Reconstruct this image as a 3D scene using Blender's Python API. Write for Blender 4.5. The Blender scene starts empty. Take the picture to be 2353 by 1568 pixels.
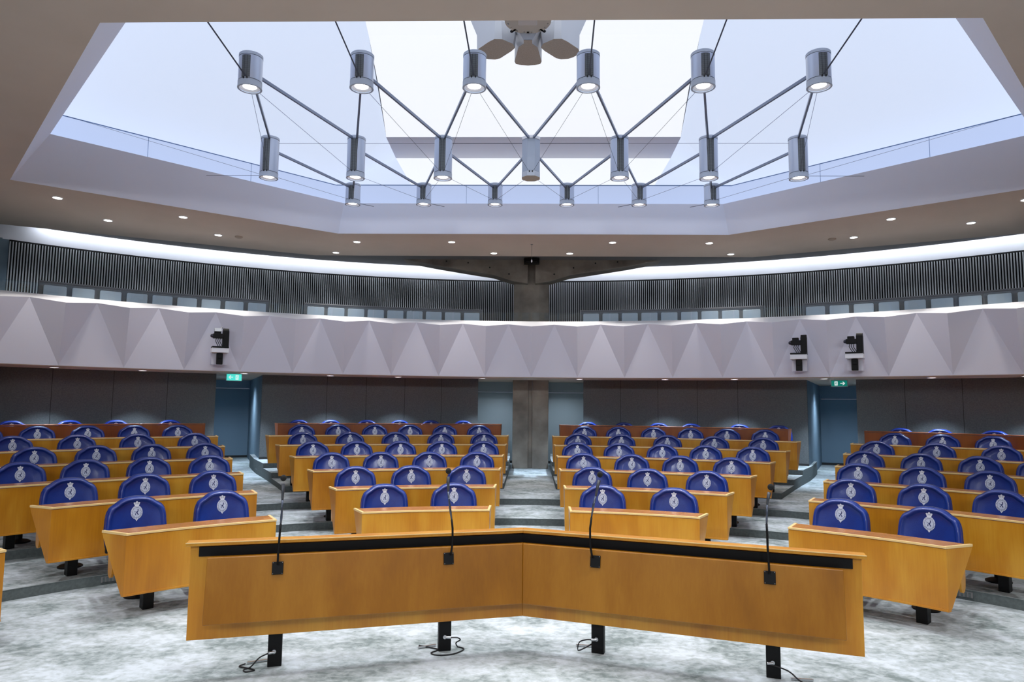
import bpy, bmesh, math, random
from mathutils import Vector, Matrix, noise
from math import sin, cos, radians as R, pi
random.seed(7)
SC = bpy.context.scene
COL = SC.collection
# ---------------------------------------------------------------- camera
F = 1569.0; CX = 1176.5; CY = 784.0; CAMZ = 2.05
YAW = 0.028; PITCH = math.atan(146 / F); ROLL = 0.0104
_fw = Vector((-sin(YAW) * cos(PITCH), cos(YAW) * cos(PITCH), sin(PITCH)))
_r0 = Vector((cos(YAW), sin(YAW), 0)); _u0 = _r0.cross(_fw)
_r = _r0 * cos(ROLL) + _u0 * sin(ROLL); _u = -_r0 * sin(ROLL) + _u0 * cos(ROLL)
cd = bpy.data.cameras.new('camera'); cam = bpy.data.objects.new('camera', cd); COL.objects.link(cam)
cam.matrix_world = Matrix(((_r.x, _u.x, -_fw.x, 0), (_r.y, _u.y, -_fw.y, 0), (_r.z, _u.z, -_fw.z, CAMZ), (0, 0, 0, 1)))
cd.sensor_fit = 'HORIZONTAL'; cd.sensor_width = 36.0; cd.lens = 36.0 * F / 2353.0; cd.clip_end = 200
SC.camera = cam
def ray(x, y): return _fw * F + _r * (x - CX) - _u * (y - CY)
def atz(x, y, z):
    d = ray(x, y); return d * ((z - CAMZ) / d.z) + Vector((0, 0, CAMZ))
def aty(x, y, Y):
    d = ray(x, y); return d * (Y / d.y) + Vector((0, 0, CAMZ))
# ---------------------------------------------------------------- world, exposure
w = bpy.data.worlds.new('world'); SC.world = w; w.use_nodes = True
w.node_tree.nodes['Background'].inputs[0].default_value = (0.55, 0.62, 0.8, 1)
w.node_tree.nodes['Background'].inputs[1].default_value = 0.12
SC.view_settings.view_transform = 'Standard'; SC.view_settings.look = 'None'
SC.view_settings.exposure = 0.0; SC.view_settings.gamma = 1.0; SC.view_settings.use_curve_mapping = False
LANTERN_C = 0.88; LANTERN_S = 0.80        # emission standing in for light on the roof lantern surfaces: centre, sides
P_PEND = 210; P_DOWN = 140; P_SOFF = 320; P_REAR = 330; P_FRONT = 420; P_COVE = 11.0; P_GAL = 120

# ---------------------------------------------------------------- helpers
CEN = Vector((0, 3.0, 0))          # centre of the seat arcs
T = 0.108                          # rise of one tier
def pol(r, a, z=0.0):              # a in degrees from +Y, positive to the right
    return Vector((r * sin(R(a)), 3.0 + r * cos(R(a)), z))
def azim(x, y, r):                 # angle (deg) at which the sight line through a pixel crosses radius r
    d = ray(x, y); dx, dy = d.x, d.y
    A = dx * dx + dy * dy; B = -2 * dy * 3.0; Cc = 9.0 - r * r
    t = (-B + math.sqrt(B * B - 4 * A * Cc)) / (2 * A)
    return math.degrees(math.atan2(dx * t, dy * t - 3.0))
class MB:
    def __init__(s): s.v = []; s.f = []; s.m = []; s.mi = 0
    def add(s, vs, fs):
        o = len(s.v); s.v += [tuple(v) for v in vs]
        for f in fs: s.f.append([o + i for i in f]); s.m.append(s.mi)
    def prism(s, poly, d):         # poly: list of 3D points, extruded by vector d
        n = len(poly); d = Vector(d)
        s.add([Vector(p) for p in poly] + [Vector(p) + d for p in poly],
              [list(range(n))[::-1], list(range(n, 2 * n))] + [[i, (i + 1) % n, n + (i + 1) % n, n + i] for i in range(n)])
    def box(s, c, size, rz=0, M=None):
        x, y, z = [k / 2 for k in size]
        vs = [Vector((i * x, j * y, k * z)) for k in (-1, 1) for j in (-1, 1) for i in (-1, 1)]
        rot = M if M else Matrix.Rotation(rz, 3, 'Z')
        vs = [rot @ v + Vector(c) for v in vs]
        s.add(vs, [[0, 2, 3, 1], [4, 5, 7, 6], [0, 1, 5, 4], [2, 6, 7, 3], [0, 4, 6, 2], [1, 3, 7, 5]])
    def arc(s, prof, a0, a1, n, fl=None):    # prof: closed list of (r,z); swept about CEN
        k = len(prof); vs = []
        for i in range(n + 1):
            a = a0 + (a1 - a0) * i / n
            if fl: vs += [pol(r, a + (fl[1] * (1 - i / n) + fl[2] * i / n) * (r - fl[0]), z) for r, z in prof]
            else: vs += [pol(r, a, z) for r, z in prof]
        fs = []
        for i in range(n):
            for j in range(k):
                q = (j + 1) % k
                fs.append([i * k + j, (i + 1) * k + j, (i + 1) * k + q, i * k + q])
        fs.append(list(range(k))); fs.append([n * k + j for j in range(k)][::-1])
        s.add(vs, fs)
    def tube(s, pts, rad, n=8, caps=True):
        pts = [Vector(p) for p in pts]; vs = []; m = len(pts)
        rr = rad if isinstance(rad, (list, tuple)) else [rad] * m
        for i, p in enumerate(pts):
            d = (pts[min(i + 1, m - 1)] - pts[max(i - 1, 0)]).normalized()
            up = Vector((0, 0, 1)) if abs(d.z) < 0.9 else Vector((0, 1, 0))
            x = d.cross(up).normalized(); y = x.cross(d)
            vs += [p + (x * cos(2 * pi * k / n) + y * sin(2 * pi * k / n)) * rr[i] for k in range(n)]
        fs = [[i * n + k, i * n + (k + 1) % n, (i + 1) * n + (k + 1) % n, (i + 1) * n + k] for i in range(m - 1) for k in range(n)]
        if caps: fs += [list(range(n))[::-1], [(m - 1) * n + k for k in range(n)]]
        s.add(vs, fs)
    def lathe(s, prof, n=32, o=(0, 0, 0), cap=True):  # prof: (r,z), about vertical axis
        o = Vector(o); vs = []; k = len(prof)
        for r, z in prof: vs += [o + Vector((r * cos(2 * pi * i / n), r * sin(2 * pi * i / n), z)) for i in range(n)]
        fs = [[j * n + i, j * n + (i + 1) % n, (j + 1) * n + (i + 1) % n, (j + 1) * n + i] for j in range(k - 1) for i in range(n)]
        if cap and prof[0][0] > 1e-4: fs.append(list(range(n))[::-1])
        if cap and prof[-1][0] > 1e-4: fs.append([(k - 1) * n + i for i in range(n)])
        s.add(vs, fs)
    def ball(s, c, r, n=14, sc=(1, 1, 1)):
        m = n // 2; prof = [(r * sin(pi * i / m), -r * cos(pi * i / m)) for i in range(m + 1)]
        c = Vector(c); vs = []
        for q, z in prof: vs += [c + Vector((q * cos(2 * pi * i / n) * sc[0], q * sin(2 * pi * i / n) * sc[1], z * sc[2])) for i in range(n)]
        s.add(vs, [[j * n + i, j * n + (i + 1) % n, (j + 1) * n + (i + 1) % n, (j + 1) * n + i] for j in range(m) for i in range(n)])
    def build(s, name, mats, parent=None, smooth=False, bevel=0, loc=None, recalc=True, autos=None):
        me = bpy.data.meshes.new(name); me.from_pydata(s.v, [], s.f)
        if not isinstance(mats, (list, tuple)): mats = [mats]
        for m in mats: me.materials.append(m)
        me.polygons.foreach_set('material_index', s.m)
        bm = bmesh.new(); bm.from_mesh(me); bmesh.ops.remove_doubles(bm, verts=bm.verts, dist=1e-5)
        if recalc: bmesh.ops.recalc_face_normals(bm, faces=bm.faces)
        bm.to_mesh(me); bm.free()
        if smooth: me.polygons.foreach_set('use_smooth', [True] * len(me.polygons))
        if autos is not None:
            me.polygons.foreach_set('use_smooth', [True] * len(me.polygons)); me.set_sharp_from_angle(angle=R(autos))
        me.update()
        o = bpy.data.objects.new(name, me); COL.objects.link(o)
        if parent: o.parent = parent
        if loc is not None: o.location = loc
        if bevel:
            b = o.modifiers.new('bevel', 'BEVEL'); b.width = bevel; b.segments = 2; b.limit_method = 'ANGLE'; b.angle_limit = R(40)
        return o
def tag(o, label=None, cat=None, group=None, kind=None):
    for k, v in (('label', label), ('category', cat), ('group', group), ('kind', kind)):
        if v: o[k] = v
    return o
def empty(name, loc=(0, 0, 0), rz=0):
    o = bpy.data.objects.new(name, None); COL.objects.link(o); o.location = loc; o.rotation_euler = (0, 0, rz)
    o.empty_display_size = 0.1; return o
def copy_tree(o, parent=None):
    c = o.copy(); COL.objects.link(c)
    if parent: c.parent = parent
    for ch in list(o.children): copy_tree(ch, c)
    return c
def struct(o, label=None):
    o['kind'] = 'structure'
    if label: o['label'] = label
    return o

# ---------------------------------------------------------------- materials
def mat(name, col, rough=0.5, metal=0.0, spec=0.5, emis=None, es=0, coat=0):
    m = bpy.data.materials.new(name); m.use_nodes = True; b = m.node_tree.nodes['Principled BSDF']
    b.inputs['Base Color'].default_value = (*col, 1); b.inputs['Roughness'].default_value = rough
    b.inputs['Metallic'].default_value = metal; b.inputs['Specular IOR Level'].default_value = spec
    b.inputs['Coat Weight'].default_value = coat; b.inputs['Coat Roughness'].default_value = 0.15
    if emis: b.inputs['Emission Color'].default_value = (*emis, 1); b.inputs['Emission Strength'].default_value = es
    return m
def noisy(m, c1, c2, scale=(1, 1, 1), ns=4.0, detail=4, rough=0.55, bump=0.0, lo=0.35, hi=0.65, coord='Object', dist=0.0, bscale=None):
    nt = m.node_tree; N = nt.nodes; L = nt.links; b = N['Principled BSDF']
    tc = N.new('ShaderNodeTexCoord'); mp = N.new('ShaderNodeMapping'); mp.inputs['Scale'].default_value = scale
    n = N.new('ShaderNodeTexNoise'); n.inputs['Scale'].default_value = ns; n.inputs['Detail'].default_value = detail
    n.inputs['Roughness'].default_value = rough; n.inputs['Distortion'].default_value = dist
    cr = N.new('ShaderNodeValToRGB'); cr.color_ramp.elements[0].position = lo; cr.color_ramp.elements[1].position = hi
    cr.color_ramp.elements[0].color = (*c1, 1); cr.color_ramp.elements[1].color = (*c2, 1)
    L.new(tc.outputs[coord], mp.inputs[0]); L.new(mp.outputs[0], n.inputs[0]); L.new(n.outputs[0], cr.inputs[0])
    L.new(cr.outputs[0], b.inputs['Base Color'])
    if bump:
        bp = N.new('ShaderNodeBump'); bp.inputs['Strength'].default_value = bump; bp.inputs['Distance'].default_value = 0.01
        n2 = n
        if bscale:
            n2 = N.new('ShaderNodeTexNoise'); n2.inputs['Scale'].default_value = bscale; L.new(tc.outputs[coord], n2.inputs[0])
        L.new(n2.outputs[0], bp.inputs['Height']); L.new(bp.outputs[0], b.inputs['Normal'])
    return m
def wood(name, c1, c2, c3, rough=0.35, coord='Object'):
    m = mat(name, c2, rough, coat=0.15); nt = m.node_tree; N = nt.nodes; L = nt.links; b = N['Principled BSDF']
    tc = N.new('ShaderNodeTexCoord')
    def nz(sc, ns, det, d=0):
        mp = N.new('ShaderNodeMapping'); mp.inputs['Scale'].default_value = sc
        n = N.new('ShaderNodeTexNoise'); n.inputs['Scale'].default_value = ns; n.inputs['Detail'].default_value = det; n.inputs['Distortion'].default_value = d
        L.new(tc.outputs[coord], mp.inputs[0]); L.new(mp.outputs[0], n.inputs[0]); return n
    n1 = nz((1, 1, 0.35), 2.6, 3, 0.4); n2 = nz((9, 9, 0.5), 6, 4, 0.6)
    cr = N.new('ShaderNodeValToRGB'); e = cr.color_ramp.elements
    e[0].position = 0.3; e[0].color = (*c1, 1); e[1].position = 0.72; e[1].color = (*c3, 1)
    k = e.new(0.5); k.color = (*c2, 1)
    mx = N.new('ShaderNodeMath'); mx.operation = 'MULTIPLY_ADD'; mx.inputs[1].default_value = 0.2
    ad = N.new('ShaderNodeMath'); ad.operation = 'MULTIPLY'; ad.inputs[1].default_value = 0.85
    L.new(n1.outputs[0], ad.inputs[0]); L.new(n2.outputs[0], mx.inputs[0]); L.new(ad.outputs[0], mx.inputs[2])
    L.new(mx.outputs[0], cr.inputs[0]); L.new(cr.outputs[0], b.inputs['Base Color'])
    return m
M = {}
M['wood'] = wood('honey_wood', (0.42, 0.145, 0.003), (0.55, 0.215, 0.007), (0.68, 0.33, 0.028))
M['wood_edge'] = mat('wood_edge_highlight', (0.86, 0.60, 0.26), 0.3)  # pale wood border with the bevel highlight put into its colour
M['wood_top'] = wood('reddish_wood_top', (0.36, 0.13, 0.025), (0.46, 0.18, 0.04), (0.55, 0.25, 0.07), 0.2)
M['wood_red'] = wood('dark_red_wood', (0.17, 0.035, 0.003), (0.24, 0.055, 0.005), (0.31, 0.09, 0.010))
M['wood_lect_shaded'] = wood('shaded_lectern_wood', (0.22, 0.078, 0.002), (0.30, 0.112, 0.004), (0.38, 0.16, 0.012))  # darker than the honey wood: shading of the inner panel put into colour
M['black'] = mat('black_metal', (0.003, 0.003, 0.0035), 0.5, spec=0.25)
M['black_foam'] = noisy(mat('black_foam', (0.01, 0.01, 0.01), 0.95), (0.004, 0.004, 0.004), (0.02, 0.02, 0.02), ns=300)
M['blue'] = noisy(mat('blue_leather', (0.01, 0.04, 0.28), 0.33, coat=0.4), (0.002, 0.018, 0.18), (0.004, 0.036, 0.27), ns=3, bump=0.25, bscale=180)
M['blue_dark'] = mat('dark_blue_piping', (0.005, 0.015, 0.11), 0.4)
M['silver_print'] = noisy(mat('silver_print', (0.5, 0.56, 0.7), 0.5), (0.36, 0.42, 0.60), (0.72, 0.76, 0.86), ns=260, detail=2, lo=0.42, hi=0.58)
M['silver_bright'] = mat('bright_silver_print', (0.75, 0.78, 0.88), 0.45)
M['steel'] = mat('brushed_steel', (0.55, 0.56, 0.58), 0.3, metal=1)
M['lamp'] = mat('satin_silver_lamp', (0.50, 0.56, 0.70), 0.36, metal=0.5)
M['lamp_flat'] = mat('grey_blue_paint', (0.42, 0.48, 0.60), 0.5)
M['groove'] = mat('dark_groove', (0.02, 0.022, 0.03), 0.6)
M['grille'] = mat('grille_grey', (0.16, 0.18, 0.20), 0.5, metal=0.4)
M['rod'] = mat('rod_steel', (0.20, 0.24, 0.34), 0.35, metal=0.6)
M['wire'] = mat('wire_dark', (0.05, 0.055, 0.08), 0.5)
M['glow'] = mat('lamp_glow', (1, 1, 1), 0.5, emis=(0.95, 0.97, 1.0), es=6)
M['glow_dl'] = mat('downlight_glow', (1, 1, 1), 0.5, emis=(1.0, 0.97, 0.92), es=5)
M['ceil'] = noisy(mat('ceiling_plaster', (0.6, 0.55, 0.5), 0.9, spec=0.1), (0.61, 0.53, 0.46), (0.65, 0.565, 0.495), ns=0.8)
M['skirt'] = mat('white_plaster', (0.73, 0.76, 0.88), 0.85, spec=0.1)
M['balc'] = mat('lilac_white_panel', (0.77, 0.77, 0.88), 0.8, spec=0.15)
M['cap'] = mat('white_cap', (0.88, 0.89, 0.95), 0.6)
M['soffit'] = mat('soffit_tan', (0.50, 0.40, 0.32), 0.8)
M['soffit_dark'] = mat('upper_soffit_grey', (0.22, 0.215, 0.22), 0.85)
M['cove'] = mat('cove_white', (0.82, 0.83, 0.88), 0.8)
M['wall'] = noisy(mat('taupe_felt_wall', (0.14, 0.14, 0.14), 0.95, spec=0.05), (0.115, 0.125, 0.13), (0.145, 0.155, 0.16), ns=40, detail=2)
M['wall_blue'] = noisy(mat('blue_grey_wall', (0.16, 0.22, 0.28), 0.9, spec=0.1), (0.15, 0.21, 0.27), (0.18, 0.25, 0.31), ns=3)
M['door'] = mat('grey_blue_door', (0.36, 0.42, 0.45), 0.6)
M['door_blue'] = mat('blue_door', (0.18, 0.27, 0.36), 0.6)
M['seam'] = mat('wall_seam', (0.03, 0.03, 0.03), 0.9)
M['concrete'] = noisy(mat('concrete', (0.28, 0.25, 0.21), 0.85, spec=0.15), (0.22, 0.195, 0.17), (0.38, 0.34, 0.29), ns=1.6, detail=8, bump=0.3)
M['slat'] = mat('grey_batten', (0.48, 0.50, 0.53), 0.6)
M['slatback'] = mat('slat_backing_black', (0.006, 0.006, 0.007), 0.9)
M['gseat'] = mat('pale_gallery_seat', (0.50, 0.58, 0.68), 0.5)
M['gback'] = mat('grey_gallery_partition', (0.17, 0.18, 0.20), 0.6)
M['riser'] = noisy(mat('grey_riser', (0.2, 0.22, 0.22), 0.9, spec=0.1), (0.12, 0.14, 0.14), (0.15, 0.175, 0.175), ns=30)
M['spk'] = mat('white_speaker_cabinet', (0.62, 0.64, 0.68), 0.5)
M['spk_b'] = noisy(mat('beige_speaker_grille', (0.42, 0.37, 0.32), 0.8), (0.38, 0.34, 0.29), (0.45, 0.40, 0.35), ns=60)
M['cable'] = mat('cable_black', (0.01, 0.01, 0.012), 0.5)
M['sign_l'] = mat('lit_sign_teal', (0.05, 0.5, 0.45), 0.4, emis=(0.08, 0.75, 0.66), es=0.9)
M['sign_r'] = mat('sign_green', (0.0, 0.22, 0.18), 0.4, emis=(0.0, 0.22, 0.17), es=0.6)
M['sign_w'] = mat('sign_white', (0.85, 0.9, 0.9), 0.4, emis=(0.9, 1, 1), es=0.7)
M['edge'] = mat('carpet_edge_trim', (0.30, 0.34, 0.34), 0.7)
def lum(name, col, s):
    m = mat(name, (0.30, 0.32, 0.36), 0.9, spec=0.1, emis=col, es=s); return m
M['lum_c'] = lum('lantern_membrane_centre', (0.93, 0.96, 1.0), LANTERN_C)
M['lum_s'] = lum('lantern_membrane_side', (0.70, 0.80, 1.0), LANTERN_S)
M['lum_b'] = lum('lantern_band', (0.56, 0.68, 1.0), 0.62)  # band and ledge glow in place of the cove light on them
M['beam_w'] = mat('lantern_crossbeam_grey', (0.66, 0.67, 0.74), 0.8)
gl = bpy.data.materials.new('clear_glass'); gl.use_nodes = True; M['glass'] = gl
nt = gl.node_tree; nt.nodes.clear(); o_ = nt.nodes.new('ShaderNodeOutputMaterial'); mx_ = nt.nodes.new('ShaderNodeMixShader')
tr_ = nt.nodes.new('ShaderNodeBsdfTransparent'); gs_ = nt.nodes.new('ShaderNodeBsdfGlossy'); tr_.inputs[0].default_value = (0.93, 0.97, 0.97, 1)
gs_.inputs['Roughness'].default_value = 0.02; fr_ = nt.nodes.new('ShaderNodeFresnel'); fr_.inputs[0].default_value = 1.5
nt.links.new(fr_.outputs[0], mx_.inputs[0]); nt.links.new(tr_.outputs[0], mx_.inputs[1]); nt.links.new(gs_.outputs[0], mx_.inputs[2]); nt.links.new(mx_.outputs[0], o_.inputs[0])
# carpet: pale grey with drifting darker clouds
cp = mat('mottled_carpet', (0.5, 0.5, 0.5), 0.95, spec=0.05); M['carpet'] = cp
nt = cp.node_tree; N = nt.nodes; L = nt.links; tc = N.new('ShaderNodeTexCoord')
def _nz(sc, ns, det, rg, dist):
    mp = N.new('ShaderNodeMapping'); mp.inputs['Scale'].default_value = sc; n = N.new('ShaderNodeTexNoise')
    n.inputs['Scale'].default_value = ns; n.inputs['Detail'].default_value = det; n.inputs['Roughness'].default_value = rg; n.inputs['Distortion'].default_value = dist
    L.new(tc.outputs['Object'], mp.inputs[0]); L.new(mp.outputs[0], n.inputs[0]); return n
a_ = _nz((0.8, 1.0, 1), 2.4, 5, 0.55, 0.5); b_ = _nz((1, 1.2, 1), 13, 5, 0.6, 0.4); c_ = _nz((1, 1, 1), 150, 2, 0.5, 0)
m1 = N.new('ShaderNodeMath'); m1.operation = 'MULTIPLY_ADD'; m1.inputs[1].default_value = 0.42; m2 = N.new('ShaderNodeMath'); m2.operation = 'MULTIPLY'; m2.inputs[1].default_value = 0.6
L.new(a_.outputs[0], m2.inputs[0]); L.new(b_.outputs[0], m1.inputs[0]); L.new(m2.outputs[0], m1.inputs[2])
cr = N.new('ShaderNodeValToRGB'); e = cr.color_ramp.elements; e[0].position = 0.38; e[0].color = (0.21, 0.25, 0.245, 1); e[1].position = 0.62; e[1].color = (0.60, 0.65, 0.69, 1)
k = e.new(0.5); k.color = (0.42, 0.465, 0.475, 1)
L.new(m1.outputs[0], cr.inputs[0]); L.new(cr.outputs[0], N['Principled BSDF'].inputs['Base Color'])
bp = N.new('ShaderNodeBump'); bp.inputs['Strength'].default_value = 0.3; bp.inputs['Distance'].default_value = 0.01
L.new(c_.outputs[0], bp.inputs['Height']); L.new(bp.outputs[0], N['Principled BSDF'].inputs['Normal'])

def spot(loc, power, size=70, blend=0.6, rad=0.06, col=(1, 0.96, 0.9), d=(0, 0, -1)):
    l = bpy.data.lights.new('spot_light', 'SPOT'); l.energy = power; l.spot_size = R(size); l.spot_blend = blend; l.shadow_soft_size = rad; l.color = col
    o = bpy.data.objects.new('spot_light', l); COL.objects.link(o); o.location = loc
    o.rotation_euler = Vector(d).to_track_quat('-Z', 'Y').to_euler(); return o

# ================================================================ FLOOR AND TIERS
RHO = {2: 6.68, 3: 8.25, 4: 9.75, 5: 11.25, 6: 12.85, 7: 14.05}     # radii of the risers
Zf = {k: T * (k - 1) for k in range(1, 8)}
b = MB(); b.add([(-22, -8, 0), (22, -8, 0), (22, 24, 0), (-22, 24, 0)], [[0, 1, 2, 3]])
struct(b.build('floor', M['carpet']), 'mottled pale grey carpet of the hall floor')
def tier(r0, z0, z1, a0, a1, n, r1=24.0, side=None):
    """carpeted platform with a grey riser face at r0; side: functions giving edge angle at radius r"""
    b = MB(); rs = [r0 + (r1 - r0) * i / 6 for i in range(7)]
    ea = (side[0] if side else (lambda r: a0)), (side[1] if side else (lambda r: a1))
    g = [[pol(r, ea[0](r) + (ea[1](r) - ea[0](r)) * i / n, z1) for i in range(n + 1)] for r in rs]
    for j in range(6):
        for i in range(n): b.add([g[j][i], g[j][i + 1], g[j + 1][i + 1], g[j + 1][i]], [[0, 1, 2, 3]])
    b.mi = 1; dz = Vector((0, 0, z0 - z1))
    for i in range(n): b.add([g[0][i] + dz, g[0][i + 1] + dz, g[0][i + 1], g[0][i]], [[0, 1, 2, 3]])
    for j in range(6):
        for q in (0, n): b.add([g[j][q] + dz, g[j + 1][q] + dz, g[j + 1][q], g[j][q]], [[0, 1, 2, 3]])
    # thin edge trim along the nosing
    b.mi = 2
    for i in range(n):
        p, q = g[0][i], g[0][i + 1]; u = Vector((0, 0, 0.002))
        pi_, qi_ = (CEN - p).normalized(), (CEN - q).normalized(); pi_.z = qi_.z = 0
        b.add([p + pi_ * 0.004, q + qi_ * 0.004, q + qi_ * 0.004 + Vector((0, 0, .003)), p + pi_ * 0.004 + Vector((0, 0, .003)), p + u - pi_ * .02, q + u - qi_ * .02], [[0, 1, 2, 3], [3, 2, 5, 4]])
    o = b.build('floor', [M['carpet'], M['riser'], M['edge']], recalc=False)
    return struct(o, 'grey carpeted tier of the hall floor')
for k in (2, 3, 4): tier(RHO[k], Zf[k - 1], Zf[k], -75, 75, 60)
cen_e = lambda r: math.degrees(math.asin(0.535 / r))
bo_e = lambda r: 24.9 + (r - 11.25) * 0.30
do_e = lambda r: 30.3 - (r - 11.25) * 0.12
WALLR = 15.35
for k in (5, 6, 7):
    for s in (-1, 1):
        r1 = 17.0
        if s < 0:
            tier(RHO[k], Zf[k - 1], Zf[k], 0, 0, 16, r1, (lambda r: -bo_e(min(r, 15.4)), lambda r: -cen_e(min(r, 15.4)) if r < 15.5 else -cen_e(15.4)))
            tier(RHO[k], Zf[k - 1], Zf[k], 0, 0, 16, r1, (lambda r: -60, lambda r: -do_e(min(r, 15.4))))
        else:
            tier(RHO[k], Zf[k - 1], Zf[k], 0, 0, 16, r1, (lambda r: cen_e(min(r, 15.4)), lambda r: bo_e(min(r, 15.4))))
            tier(RHO[k], Zf[k - 1], Zf[k], 0, 0, 16, r1, (lambda r: do_e(min(r, 15.4)), lambda r: 60))
# metal air grilles in the first riser behind the wings
for s in (-1, 1):
    b = MB(); b.arc([(6.672, 0.03), (6.665, 0.03), (6.665, 0.09), (6.672, 0.09)], s * 41.0, s * 45.5, 8)
    b.mi = 1
    for i in range(14): b.arc([(6.664, 0.035), (6.66, 0.035), (6.66, 0.085), (6.664, 0.085)], s * (41.15 + i * .31), s * (41.32 + i * .31), 1)
    o = b.build('floor_vent', [M['soffit_dark'], M['riser']])
    tag(o, 'slotted grey air vent in the riser behind the front %s desk' % ('left' if s < 0 else 'right'), 'vent')

# ================================================================ LOWER BACK WALLS, PASSAGES, DOORS
SOF = 2.72
def wall_arc(name, a0, a1, n, seams, label):
    b = MB(); b.arc([(WALLR, 0.2), (WALLR + .12, 0.2), (WALLR + .12, SOF), (WALLR, SOF)], a0, a1, n)
    b.mi = 1
    for a in seams: b.arc([(WALLR - .003, 0.66), (WALLR + .001, 0.66), (WALLR + .001, SOF), (WALLR - .003, SOF)], a - .02, a + .02, 1)
    b.arc([(WALLR - .012, 0.62), (WALLR, 0.62), (WALLR, 0.70), (WALLR - .012, 0.70)], a0, a1, n)
    o = b.build(name, [M['wall'], M['seam']]); return struct(o, label)
sm = [8.9, 12.5, 16.2, 19.9]; sm2 = [33.6, 37.7, 42.0, 47.0, 52]
wall_arc('wall_back', -25.75, -5.25, 20, [-x for x in sm], 'dark felt wall panels behind the left-centre seats')
wall_arc('wall_back', 5.25, 25.9, 20, sm, 'dark felt wall panels behind the right-centre seats')
wall_arc('wall_back', -62, -29.7, 24, [-x for x in sm2], 'dark felt wall panels behind the far left seats')
wall_arc('wall_back', 29.9, 62, 24, sm2, 'dark felt wall panels behind the far right seats')
# side walls of the passages (radial) and the doors at their ends
def radial_wall(a, r0, r1, m, t=0.06, sgn=1, z0=0.3):
    b = MB(); p, q = pol(r0, a), pol(r1, a); nrm = Vector((cos(R(a)), -sin(R(a)), 0)) * t * sgn
    b.prism([p + Vector((0, 0, z0)), q + Vector((0, 0, z0)), q + Vector((0, 0, SOF)), p + Vector((0, 0, SOF))], nrm)
    return struct(b.build('wall_passage', m), 'side wall of a back passage')
radial_wall(-25.75, WALLR, 20.8, M['wall_blue'], sgn=1); radial_wall(-29.75, WALLR, 20.8, M['wall_blue'], sgn=-1)
radial_wall(25.9, WALLR, 20.8, M['wall_blue'], sgn=-1); radial_wall(29.9, WALLR, 20.8, M['wall_blue'], sgn=1)
radial_wall(-5.27, WALLR, 17.8, M['door'], sgn=-1); radial_wall(5.27, WALLR, 17.8, M['door'], sgn=1)
def door(n, a0, a1, r, m, ztop, handle, label):
    root = empty('door_%d' % n, pol(r, (a0 + a1) / 2, 3 * T)); struct(root, label)
    root.rotation_euler = (0, 0, -R((a0 + a1) / 2)); hw = r * R(a1 - a0) / 2
    b = MB(); b.box((0, .03, (ztop - .05) / 2 + .03), (2 * hw, .05, ztop - .05), 0); b.build('leaf', m, root)
    b = MB(); b.box((0, .02, (SOF - 3 * T + ztop) / 2), (2 * hw, .1, SOF - 3 * T - ztop)); b.build('lintel', m, root)
    b = MB(); b.box((0, .0, .035), (2 * hw, .02, .07)); b.build('threshold', M['seam'], root)
    b = MB()
    if handle: b.box((handle * (hw - .1) * 1.0, -.03, 1.02), (.11, .03, .02)); b.box((handle * (hw - .05), 0, 1.02), (.03, .05, .06)); b.build('handle', M['black'], root)
    return root
door(1, -29.75, -25.75, 20.3, M['door_blue'], 2.15, 0, 'blue-grey door at the end of the left passage')
door(2, 25.9, 29.9, 20.3, M['door_blue'], 2.0, 0, 'blue-grey door at the end of the right passage')
door(3, -5.27, -0.0, 17.5, M['door'], 2.1, 0, 'pale grey door left of the concrete column')
door(4, 0.0, 5.27, 17.5, M['door'], 2.1, -1, 'pale grey door right of the concrete column')

# ================================================================ CONCRETE COLUMN AND BEAMS
colo = MB(); Yc = 18.75; hw = 0.49
o_pts = [(-hw, 0), (-.06, 0), (-.06, .06), (.045, .06), (.045, 0), (hw, 0), (hw, 1.0), (-hw, 1.0)]
colo.prism([(x - .0, Yc + y, 3 * T) for x, y in o_pts], (0, 0, 2.75))
u_pts = [(-hw, .18), (-.22, 0), (.22, 0), (hw, .18), (hw, 1.0), (-hw, 1.0)]
colo.prism([(x, Yc + y, 3 * T + 2.75) for x, y in u_pts], (0, 0, 3.4))
struct(colo.build('column_centre', M['concrete'], bevel=.015), 'board-marked concrete column behind the central aisle')
for s in (-1, 1):
    b = MB(); pr = []
    for X, z in ((0.1, 5.36), (.5, 5.42), (1.07, 5.60), (1.6, 5.68), (2.7, 5.86), (3.7, 6.05), (5.5, 6.3), (5.5, 6.7), (0.1, 6.7)): pr.append((s * X, 18.5, z))
    b.prism(pr, (0, .6, 0))
    o = b.build('beam_%s' % ('left' if s < 0 else 'right'), M['concrete'], bevel=.02)
    struct(o, 'haunched concrete beam running %s from the central column' % ('left' if s < 0 else 'right'))
    b = MB(); b.mi = 0
    for X, z in ((.62, 5.62), (1.15, 5.80), (1.75, 5.93), (2.35, 5.97)):
        b.tube([(s * X, 18.505, z), (s * X, 18.49, z)], .022, 10)
    o = b.build('tie_hole', M['seam'], o)
b = MB(); b.box((0, 18.3, 5.93), (.42, .3, .12)); b.box((0, 18.12, 5.93), (.3, .06, .08))
o = b.build('projector', M['black'], bevel=.01); tag(o, 'small black projector box where the beams meet the column', 'projector')

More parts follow.
